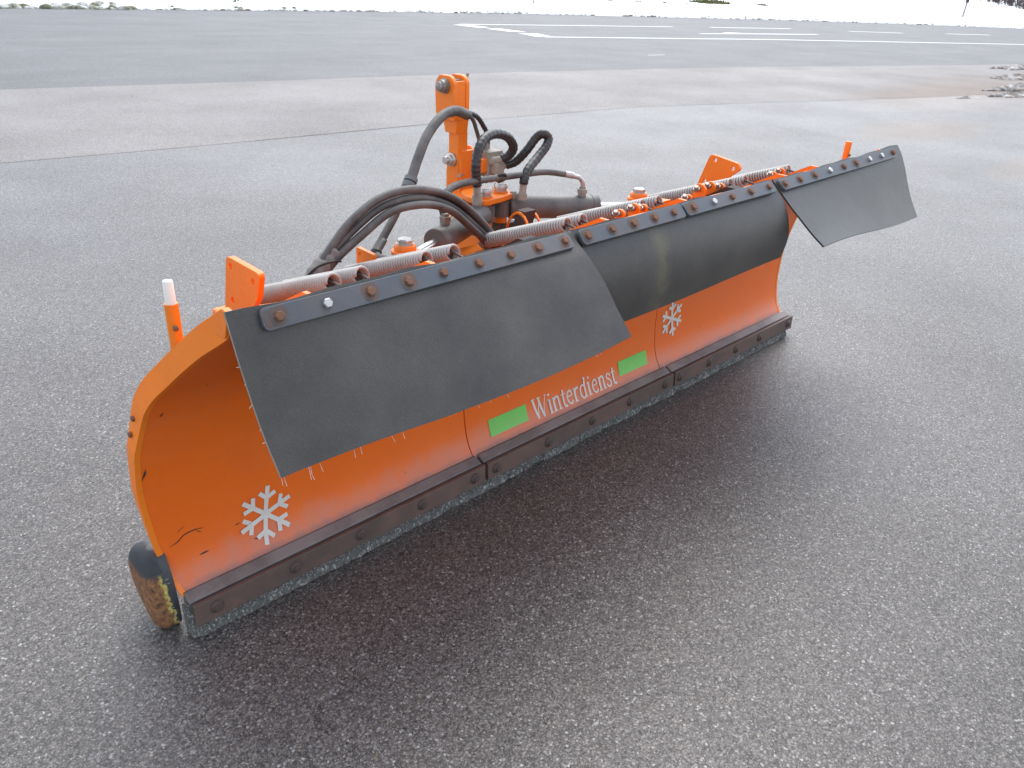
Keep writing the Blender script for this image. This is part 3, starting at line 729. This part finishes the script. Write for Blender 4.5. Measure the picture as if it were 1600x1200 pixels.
# ---- coil springs pulling the sections back, in pairs
AX = (V((0, .37, .693)) - V((0, -.005, .836))); LN = AX.length
def spring_mesh():
    b_ = MB(); turns = 34; seg = 14; rc = .0215; rw = .0046; pts = []
    for k in range(turns * seg + 1):
        a = 2 * math.pi * k / seg; pts.append((math.cos(a) * rc, math.sin(a) * rc, LN * k / (turns * seg)))
    n_ = 6; vs = []; fs = []
    for k, p in enumerate(pts):
        a = 2 * math.pi * k / seg; er_ = V((math.cos(a), math.sin(a), 0))
        for j in range(n_):
            q = 2 * math.pi * j / n_; vs.append(V(p) + er_ * rw * math.cos(q) + V((0, 0, 1)) * rw * math.sin(q))
    for k in range(len(pts) - 1):
        for j in range(n_): fs.append((k * n_ + j, k * n_ + (j + 1) % n_, (k + 1) * n_ + (j + 1) % n_, (k + 1) * n_ + j))
    fs += [tuple(range(n_)), tuple((len(pts) - 1) * n_ + j for j in range(n_ - 1, -1, -1))]
    b_.add(vs, fs); return b_
sp0 = None; hk0 = None
SPX = [.455, .538, .743, .839, 1.301, 1.374, 1.684, 1.775, 2.237, 2.345, 2.592, 2.69]
q_ = AX.normalized().to_track_quat('Z', 'Y').to_matrix().to_4x4()
for i, x in enumerate(SPX):
    mw = Matrix.Translation(V((x, -.005, .836))) @ q_
    if sp0 is None:
        sp0 = spring_mesh().build('coil_spring', 'spring_steel', PL, smooth=True); o = sp0; o.matrix_basis = mw
        h = MB(); h.lathe((0, 0, .028), (0, 0, .2), [(0, .019), (.02, .0195), (.10, .0195)], 14)  # dark plug added inside the coil, standing in for shade in its hollow
        qi = q_.to_3x3().inverted(); h.tube([qi @ V(p) for p in ((0, .04, -.012), (0, 0, .0), (0, -.05, -.008), (0, -.10, -.026), (0, -.135, -.034))], .004, 8, 4)
        hk0 = h.build('spring_hook_shade_plug', 'dark_steel', o, smooth=True, autos=40)
    else:
        o = again(sp0, 'coil_spring', PL, mw); again(hk0, 'spring_hook_shade_plug', o)
# clevis bolts and orange lugs between the springs
for (x, y, z, sc) in ((1.475, -.07, .872, .62), (1.555, -.065, .876, .7), (1.61, -.06, .868, .5), (1.86, -.065, .866, .5), (1.935, -.06, .885, .85), (2.01, -.055, .885, .7), (2.07, -.06, .876, .55), (2.45, -.06, .872, .55), (2.52, -.055, .876, .6)):
    o = MB().prism(rounded([(-.03 * sc, -.035), (.03 * sc, -.035), (.03 * sc, .004), (.012 * sc, .02 * sc), (-.012 * sc, .02 * sc), (-.03 * sc, .004)], .008, 3), 0, -.005, .005).build('clevis_lug', 'orange_paint', PL, bevel=.0015); o.location = (x, y, z - .012)
    bolt('clev', .009, .012, 'zinc_dull', .012, o, (-.024, .0, .002), (-.4, -.2, .8), R.random())
    MB().cyl((-.03, 0, -.002), (.012, 0, -.002), .0075, 10).build('clevis_pin', 'zinc_dull', o, smooth=True, autos=40)

# ---- hydraulic cylinders
def cylinder(base, tip, body):
    base, tip = V(base), V(tip); d = (tip - base).normalized(); ln = (tip - base).length
    b_ = MB().lathe(base + d * .03, tip, [(0, .038), (.004, .0425), (.03, .0435), (body - .03, .0435), (body - .028, .0455), (body - .004, .0455), (body, .043), (body + .001, .026)], 28)
    b_.cyl(base - V((0, 0, .03)), base + V((0, 0, .03)), .036, 20)
    o = b_.build('hydraulic_cylinder', 'cylinder_paint', PL, smooth=True, autos=35)
    MB().cyl(base + d * (body + .01), tip - d * .02, .0145, 18).build('piston_rod', 'chrome', o, smooth=True, autos=40)
    MB().cyl(tip - V((0, 0, .022)), tip + V((0, 0, .022)), .030, 20).build('rod_eye', 'dark_steel', o, smooth=True, autos=40)
    return o, base, d
cl, lb, ld = cylinder((1.452, .525, .735), (.907, .298, .722), .36)
cr_, rb, rd = cylinder((1.552, .545, .735), (2.05, .282, .722), .36)
def port(cyl_, p, h):
    b_ = MB().lathe(p, p + V((0, 0, 1)), [(0, .017), (h * .45, .017), (h * .46, .021), (h * .8, .021), (h * .82, .014), (h, .014)], 6)
    return b_.build('port_fitting', 'valve_paint', cyl_)
# lugs carrying the rod ends
def lug(x, y, sg):
    pts = []
    for k in range(13):
        a = math.pi * (-.15 + 1.3 * k / 12); pts.append((x + .043 * math.cos(a), y + .043 * math.sin(a)))
    pts += [(x - .085, y - .10), (x + .085, y - .10)]
    o = MB().prism(pts, 2, .742, .756).build('cylinder_lug', 'orange_paint', PL, bevel=.003)
    MB().prism(pts, 2, .684, .698).build('lower_plate', 'orange_paint', o, bevel=.003)
    MB().box((x - .012, y - .14, .58), (x + .012, y - .055, .75)).build('web', 'orange_paint', o, bevel=.002)
    MB().lathe((x, y, .756), (x, y, 1), [(0, .034), (.014, .034), (.018, .031)], 24).build('collar', 'orange_paint', o, smooth=True, autos=40)
    bolt('big', .0245, .017, 'zinc', .027, o, (x, y, .774), (0, 0, 1), .3)
lug(.907, .298, 1); lug(2.05, .282, -1)
# base bracket with the two pins
bk = MB().prism(rounded([(1.405, .485), (1.50, .490), (1.60, .515), (1.605, .585), (1.56, .66), (1.45, .66), (1.40, .57)], .03, 4), 2, .772, .792).build('pin_bracket', 'orange_paint', PL, bevel=.003)
MB().box((1.43, .62, .60), (1.58, .72, .772)).build('bracket_block', 'orange_paint', bk, bevel=.004)
for (x, y) in ((1.452, .525), (1.552, .547)):
    MB().cyl((x, y, .68), (x, y, .797), .026, 20).build('boss', 'orange_paint', bk, smooth=True, autos=40)
    MB().lathe((x, y, .797), (x, y, 1), [(0, .0225), (.012, .0225), (.0125, .0265), (.026, .0265), (.030, .0235)], 20).build('grease_cap', 'zinc', bk, smooth=True, autos=40)
MB().prism([(1.39, .50), (1.62, .52), (1.61, .63), (1.40, .63)], 2, .66, .678).build('pin_plate', 'dark_steel', PL)
# hoop guard with a dark strap next to the cylinders
def hoop(x0, x1, y0, y1, z0, h):
    b_ = MB(); vs = []; fs = []; n_ = 14
    for k in range(n_ + 1):
        a = math.pi * k / n_
        for rr in (1.0, .93):
            for x in (x0, x1): vs.append((x, (y0 + y1) / 2 + (y1 - y0) / 2 * math.cos(a) * rr, z0 + h * math.sin(a) * (rr if rr < 1 else 1)))
    for k in range(n_):
        a, c_ = 4 * k, 4 * k + 4
        fs += [(a, a + 1, c_ + 1, c_), (a + 2, c_ + 2, c_ + 3, a + 3), (a, c_, c_ + 2, a + 2), (a + 1, a + 3, c_ + 3, c_ + 1)]
    fs += [(0, 2, 3, 1), (4 * n_, 4 * n_ + 1, 4 * n_ + 3, 4 * n_ + 2)]
    return b_.add(vs, fs)
hp = hoop(1.452, 1.460, .29, .42, .655, .120).build('hoop_guard', 'orange_paint', PL, smooth=True, autos=40)
hoop(1.515, 1.523, .29, .42, .655, .115).build('hoop_plate', 'orange_paint', hp, smooth=True, autos=40)
MB().prism([(.33, .778), (.37, .778), (.40, .65), (.36, .65)], 0, 1.459, 1.516).build('strap', 'rag_dark', hp)

# ---- mast (upper link tower)
cheek = rounded([(.694, .30), (.775, .30), (.775, .84), (.765, .915), (.735, .935), (.705, .915), (.694, .86)], .012, 3)
ms = MB().prism(cheek, 0, 1.480, 1.492)
ms.prism(cheek, 0, 1.556, 1.568)
ms.box((1.490, .6985, .30), (1.558, .712, .922)); ms.box((1.490, .75, .30), (1.558, .762, .84))
mast = ms.build('mast', 'orange_paint', PL, bevel=.003)
up = MB()
up.box((1.476, .703, .80), (1.523, .757, .990))
up.prism([(.702, .985), (.762, .985), (.775, 1.035), (.695, 1.035)], 0, 1.462, 1.520)
up.prism([(.692, 1.033), (.782, 1.033), (.79, 1.052), (.688, 1.052)], 0, 1.445, 1.514)
hd = rounded([(.690, 1.045), (.790, 1.045), (.794, 1.155), (.772, 1.186), (.710, 1.186), (.690, 1.168)], .014, 3)
up.prism(hd, 0, 1.440, 1.457); up.prism(hd, 0, 1.500, 1.517)
up.box((1.455, .694, 1.045), (1.502, .708, 1.168))
u_ = up.build('upper_link', 'orange_paint', mast, bevel=.003)
MB().box((1.459, .711, 1.10), (1.498, .785, 1.172)).build('link_eye', 'dark_steel', mast, bevel=.006)
pn_ = MB(); pn_.cyl((1.42, .735, 1.150), (1.535, .735, 1.150), .014, 20); pn_.lathe((1.405, .735, 1.150), (1.46, .735, 1.150), [(0, .010), (.002, .016), (.010, .0165), (.011, .022), (.026, .022), (.027, .026), (.034, .026)], 20)
pn_.cyl((1.53, .735, 1.150), (1.540, .728, 1.19), .006, 8)
pn_.build('link_pin', 'zinc_dull', mast, smooth=True, autos=40)
p2 = MB(); p2.lathe((1.437, .735, .888), (1.6, .735, .888), [(0, .013), (.014, .0135), (.016, .020), (.028, .020), (.030, .025), (.043, .025)], 20); p2.cyl((1.47, .735, .888), (1.58, .735, .888), .014, 16)
p2.build('pivot_pin', 'zinc', mast, smooth=True, autos=40)
MB().prism([(.62, .60), (.696, .60), (.696, .78), (.66, .71)], 0, 1.482, 1.494).build('mast_gusset', 'orange_paint', mast, bevel=.002)
MB().cyl((1.47, .690, .835), (1.50, .702, .835), .006, 8).build('grease_nipple', 'zinc', mast)

# ---- valve block
vb = MB().box((1.585, .655, .82), (1.665, .735, .915)).build('valve_block', 'valve_paint', PL, bevel=.004)
MB().box((1.60, .62, .835), (1.64, .656, .878)).build('valve_fitting', 'valve_paint', vb, bevel=.003)
MB().cyl((1.61, .70, .914), (1.61, .70, .955), .012, 10).build('valve_fitting', 'valve_paint', vb)
MB().cyl((1.64, .72, .914), (1.64, .72, .94), .012, 10).build('valve_fitting', 'valve_paint', vb)
MB().box((1.56, .66, .84), (1.59, .73, .89)).build('valve_mount', 'orange_paint', vb, bevel=.002)

# ---- hoses
HOSES = {
'bundle0': [(0.59, 0.3, 0.742), (0.642, 0.309, 0.794), (0.722, 0.317, 0.862), (0.831, 0.326, 0.914), (0.956, 0.334, 0.925), (1.089, 0.343, 0.893), (1.207, 0.351, 0.827), (1.352, 0.36, 0.69), (1.38, .365, .60)],
'bundle1': [(0.601, 0.31, 0.739), (0.658, 0.316, 0.787), (0.743, 0.322, 0.843), (0.853, 0.331, 0.89), (0.98, 0.338, 0.896), (1.103, 0.346, 0.859), (1.208, 0.353, 0.79), (1.331, 0.362, 0.683), (1.36, .366, .60)],
'bundle2': [(0.613, 0.295, 0.737), (0.662, 0.297, 0.777), (0.753, 0.30, 0.828), (0.864, 0.31, 0.875), (0.992, 0.318, 0.877), (1.103, 0.328, 0.844), (1.194, 0.338, 0.78), (1.295, 0.348, 0.689), (1.32, .356, .60)],
'bundle3': [(0.607, 0.32, 0.734), (0.669, 0.328, 0.784), (0.732, 0.336, 0.838), (0.842, 0.346, 0.891), (0.98, 0.356, 0.902), (1.116, 0.362, 0.861), (1.236, 0.368, 0.783), (1.371, 0.378, 0.689), (1.40, .385, .60)]}
for k, v_ in HOSES.items(): MB().tube(v_, .0125, 12, 8).build('hydraulic_hose', 'hose_rubber', PL, smooth=True)
con = MB().tube([(0.876, 0.42, 0.715), (0.933, 0.445, 0.752), (1.004, 0.47, 0.811), (1.077, 0.495, 0.885), (1.138, 0.52, 0.964), (1.2, 0.545, 1.03), (1.282, 0.57, 1.079), (1.366, 0.595, 1.088), (1.449, 0.622, 1.064)], .0165, 14, 10,
                rfun=lambda i, m_: .78 if i < m_ * .3 else (1.0 if i < m_ * .82 else 1.0 + .10 * (i % 2))).build('hose_conduit', 'hose_rubber', PL, smooth=True)
for (p, q) in (((1.062, .490, .868), (1.072, .493, .880)), ((1.074, .494, .882), (1.085, .498, .896)), ((1.088, .499, .899), (1.097, .503, .910))):
    MB().cyl(p, q, .0225, 14).build('tape_band', 'bulge_tape', con, smooth=True, autos=40)
MB().tube([(0.876, 0.42, 0.715), (0.839, 0.38, 0.697), (0.794, 0.33, 0.659), (.77, .31, .60)], .011, 10, 6).build('hydraulic_hose', 'hose_rubber', PL, smooth=True)
MB().tube([(0.93, 0.435, 0.748), (0.876, 0.40, 0.719), (0.862, 0.31, 0.728), (0.828, 0.2, 0.748), (.81, .14, .74)], .011, 10, 6).build('hydraulic_hose', 'hose_rubber', PL, smooth=True)
MB().cyl((.870, .405, .706), (.885, .415, .725), .0185, 12).build('cable_tie', 'tape_black', con)
MB().tube([(1.418, .612, 1.078), (1.468, 0.62, 1.05), (1.5, 0.63, 1.003), (1.543, 0.65, 0.944), (1.60, 0.69, 0.935)], .0075, 8, 6).build('hydraulic_hose', 'hose_rubber', PL, smooth=True)
MB().tube([(1.43, .617, 1.078), (1.498, 0.63, 1.055), (1.544, 0.64, 1.014), (1.60, 0.675, 0.97), (1.64, 0.72, 0.935)], .008, 10, 8, rfun=lambda i, m_: 1 + .25 * (i % 2)).build('hydraulic_hose', 'guard_rubber', PL, smooth=True)
rib_ = lambda i, m_: 1.0 + .09 * ((i % 4) / 3.0)
def fit(p, q, parent, r=.0135, name='hose_fitting', mat='valve_paint'):
    p, q = V(p), V(q); ln = (q - p).length
    return MB().lathe(p, q, [(0, r), (ln * .62, r), (ln * .63, r * 1.3), (ln, r * 1.3)], 12).build(name, mat, parent, smooth=True, autos=35)
l1 = MB().tube([(1.387, 0.5, 0.845), (1.382, 0.5, 0.878), (1.38, 0.5, 0.925), (1.4, 0.51, 0.97), (1.448, 0.53, 0.999), (1.52, 0.55, 1.005), (1.599, 0.57, 0.983), (1.641, 0.58, 0.943), (1.643, 0.6, 0.910), (1.622, 0.618, 0.893)], .0165, 14, 12, rfun=rib_).build('guarded_hose', 'guard_rubber', PL, smooth=True, autos=60)
fit((1.387, .5, .85), (1.389, .5, .79), l1); fit((1.624, .616, .894), (1.602, .66, .878), l1)
l2 = MB().tube([(1.592, 0.47, 0.832), (1.594, 0.47, 0.848), (1.622, 0.48, 0.878), (1.691, 0.5, 0.911), (1.744, 0.51, 0.944), (1.767, 0.52, 0.971), (1.748, 0.53, 0.987), (1.732, 0.55, 0.972), (1.701, 0.57, 0.922), (1.678, 0.6, 0.881), (1.65, 0.625, 0.866)], .0160, 14, 12, rfun=rib_).build('guarded_hose', 'guard_rubber', PL, smooth=True, autos=60)
fit((1.592, .47, .838), (1.588, .472, .775), l2); fit((1.652, .622, .867), (1.628, .658, .856), l2)
lo = MB().tube([(1.159, 0.41, 0.79), (1.162, 0.425, 0.825), (1.209, 0.45, 0.863), (1.298, 0.48, 0.869), (1.416, 0.5, 0.863), (1.55, 0.49, 0.862), (1.688, 0.46, 0.865), (1.775, 0.43, 0.852)], .0115, 12, 10,
               rfun=lambda i, m_: 1.0 + (.16 * (i % 2) if m_ * .25 < i < m_ * .68 else 0)).build('hydraulic_hose', 'hose_rubber', PL, smooth=True)
MB().tube([(1.775, 0.43, 0.852), (1.81, 0.415, 0.843), (1.829, 0.402, 0.835), (1.838, 0.394, 0.815), (1.838, 0.394, 0.775)], .009, 10, 6).build('hose_elbow', 'zinc', lo, smooth=True)
MB().cyl((1.772, .431, .853), (1.806, .417, .845), .0125, 12).build('hose_fitting', 'zinc', lo, smooth=True, autos=40)
fit((1.159, .41, .80), (1.158, .405, .765), lo)
port(cr_, V((1.838, .394, .760)), .045); port(cl, V((1.158, .404, .760)), .045); port(cr_, V((1.588, .518, .765)), .03); port(cl, V((1.389, .50, .768)), .03)
MB().tube([(1.50, .505, .845), (1.475, .50, .862), (1.50, .482, .876), (1.52, .495, .856), (1.50, .505, .846)], .006, 8, 5).build('cable_tie', 'tape_black', lo, smooth=True)
# cloth sleeve around the hose ends on the left
sv = MB().tube([(0.668, 0.315, 0.795), (0.635, 0.312, 0.768), (0.60, 0.305, 0.742), (0.575, 0.30, 0.700), (.57, .29, .62)], .029, 14, 6, rfun=lambda i, m_: .8 + .35 * i / m_ + .06 * math.sin(i * 1.7)).build('hose_sleeve', 'sleeve_cloth', PL, smooth=True)
MB().tube([(.668, .285, .77), (.628, .268, .782), (.588, .285, .768), (.556, .30, .735), (.545, .30, .71)], .0035, 6, 6).build('tie_string', 'tape_black', sv, smooth=True)

# ------------------------------------------------------------------ beyond the road
def snow_at(x, y):
    """height of the snow sheet near x, y"""
    d = min((V((x, y)) - V(p)).length for p in E_); return snow_z(d)
def roadside_post(x, y, h, r, lean, band, label):
    z = snow_at(x, y) - .05; e = empty('roadside_post', (x, y, z))
    MB().lathe((0, 0, 0), (lean * h, 0, h), [(0, r), (h * .98, r * .85), (h, r * .4)], 10).build('pole', 'grey_wood', e, smooth=True, autos=40)
    if band: MB().lathe((lean * band, 0, band), (lean * (band + 1), 0, band + 1), [(0, r * 1.7), (.22, r * 1.7)], 10).build('dark_band', 'rag_dark', e)
    tag(e, label, 'post'); return e
roadside_post(29.3, 26.95, 1.7, .035, 0, 0, 'plain thin grey pole standing in the snow behind the lane line')
roadside_post(56.5, 17.2, 2.2, .055, .16, .85, 'leaning grey roadside post with a dark band in the snow')
def tuft(x, y, r, h, n_, mats, label, name='grass_tuft', cat='grass', group='grass tufts poking out of the snow'):
    z = snow_at(x, y) - .03; e = empty(name, (x, y, z))
    for mi, mt in enumerate(mats):
        b_ = MB()
        for k in range(n_):
            a = R.uniform(0, 6.283); q = r * math.sqrt(R.random()); px, py_ = math.cos(a) * q * 1.5, math.sin(a) * q
            hh = h * R.uniform(.45, 1.1) * (1.15 - q / r * .6); sw = V((R.uniform(-.5, .5), R.uniform(-.5, .5), 1)).normalized() * hh; wd = R.uniform(.015, .04) * (1 + h)
            t_ = V((R.uniform(-1, 1), R.uniform(-1, 1), 0)).normalized() * wd; p = V((px, py_, 0))
            b_.add([p - t_, p + t_, p + sw * .6 + t_ * 1.2, p + sw], [(0, 1, 2, 3)])
        b_.build('blades' if name == 'grass_tuft' else ('twigs' if mi == 0 else 'leaves'), mt, e)
    tag(e, label, cat, group); return e
tuft(36.2, 27.95, .28, .16, 40, ('dry_grass',), 'brown grass tuft in the snow beside the longer bare patch')
tuft(37.6, 27.2, .25, .16, 40, ('leaf_green', 'dry_grass'), 'green and brown weed tuft in the snow between two brown ones')
tuft(39.3, 26.8, .30, .16, 40, ('dry_grass',), 'brown weed tuft in the snow next to a green one')
tuft(40.7, 26.2, .30, .12, 30, ('dry_grass', 'leaf_green'), 'low sparse tuft of grass nearest the large bush in the snow')
tuft(43.4, 26.6, 1.0, .32, 260, ('dry_grass', 'leaf_green'), 'largest bushy brown and green clump growing out of the snow bank')
tuft(46.6, 25.1, .35, .2, 50, ('dry_grass', 'leaf_green'), 'small weed tuft in the snow on the far side of the large clump')
tuft(15.0, 27.9, .25, .10, 30, ('leaf_green',), 'tiny green weed at the snow edge by the kerb')
def shrub(x, y, r, h, n_, label):
    z = snow_at(x, y) - .05; e = empty('bare_shrub', (x, y, z)); b_ = MB(); lf = MB()
    for k in range(n_):
        a = R.uniform(0, 6.283); q = r * R.random(); p = V((math.cos(a) * q, math.sin(a) * q, 0)); d = V((math.cos(a) * .5 + R.uniform(-.5, .5), math.sin(a) * .5 + R.uniform(-.5, .5), R.uniform(.6, 1.3))).normalized() * h * R.uniform(.4, 1)
        b_.tube([p, p + d * .5 + V((R.uniform(-.1, .1), R.uniform(-.1, .1), 0)), p + d], .02, 4, 2)
        for j in range(5):
            c_ = p + d * R.uniform(.3, 1) + V((R.uniform(-.2, .2), R.uniform(-.2, .2), R.uniform(-.1, .1))); s1 = V((R.uniform(-1, 1), R.uniform(-1, 1), R.uniform(-1, 1))) * .07; s2 = V((R.uniform(-1, 1), R.uniform(-1, 1), R.uniform(-1, 1))) * .07
            lf.add([c_, c_ + s1, c_ + s1 + s2, c_ + s2], [(0, 1, 2, 3)])
    b_.build('stems', 'twig', e); lf.build('leaves', 'twig', e); tag(e, label, 'shrub', 'dark shrubs at the top of the snow slope'); return e
shrub(72.6, 17.9, 1.1, 1.1, 60, 'dark bare shrub lowest on the snow slope, nearest the road')
shrub(75.5, 20.0, 1.2, 1.0, 60, 'dark bare shrub in the middle of the row on the snow slope')
shrub(78.0, 22.0, 1.3, .9, 60, 'dark bare shrub farther up the snow slope behind the banded post')
shrub(84.0, 21.5, 1.8, 2.6, 90, 'tall dark bare shrub standing behind the lower ones on the slope')
def clump(x, y, lx, ly, h, rz, seed, label):
    rr = random.Random(seed); n_ = 28; m_ = 7; vs = []; fs = []
    ph = [rr.uniform(0, 6.28) for _ in range(4)]
    for j in range(m_):
        f = j / m_
        for k in range(n_):
            a = 2 * math.pi * k / n_; rad = (1 - f ** 2.2) * (1 + .22 * math.sin(a * 3 + ph[0]) + .14 * math.sin(a * 5 + ph[1]) + .1 * math.sin(a * 9 + ph[2])) + rr.uniform(-.05, .05)
            vs.append((math.cos(a) * lx * rad, math.sin(a) * ly * rad, -.01 + h * f * (1 + .3 * math.sin(a * 2 + ph[3])) + (rr.uniform(-.1, .1) * h if j else 0)))
    vs.append((0, 0, h * 1.02)); top_ = len(vs) - 1
    for j in range(m_ - 1):
        for k in range(n_): fs.append((j * n_ + k, j * n_ + (k + 1) % n_, (j + 1) * n_ + (k + 1) % n_, (j + 1) * n_ + k))
    for k in range(n_): fs.append(((m_ - 1) * n_ + k, (m_ - 1) * n_ + (k + 1) % n_, top_))
    o = obj('slush_clump', vs, fs, 'dirty_snow', smooth=True); o.location = (x, y, 0); o.rotation_euler.z = rz; tag(o, label, 'slush'); return o
clump(16.35, 2.75, .75, .16, .07, -.30, 1, 'long low ridge of dirty slush closest to the plough on the yard')
clump(17.6, 3.0, .8, .35, .13, -.25, 2, 'whitest heaped slush ridge just behind the low one')
clump(20.3, 3.75, 1.0, .22, .10, -.25, 3, 'dirty slush ridge farther along the pale strip')
clump(23.5, 4.6, 1.2, .25, .10, -.25, 4, 'dirty slush ridge right at the edge of the road')
clump(15.1, 3.15, .35, .12, .03, -.2, 5, 'thin flat smear of slush on the brown earth stain')
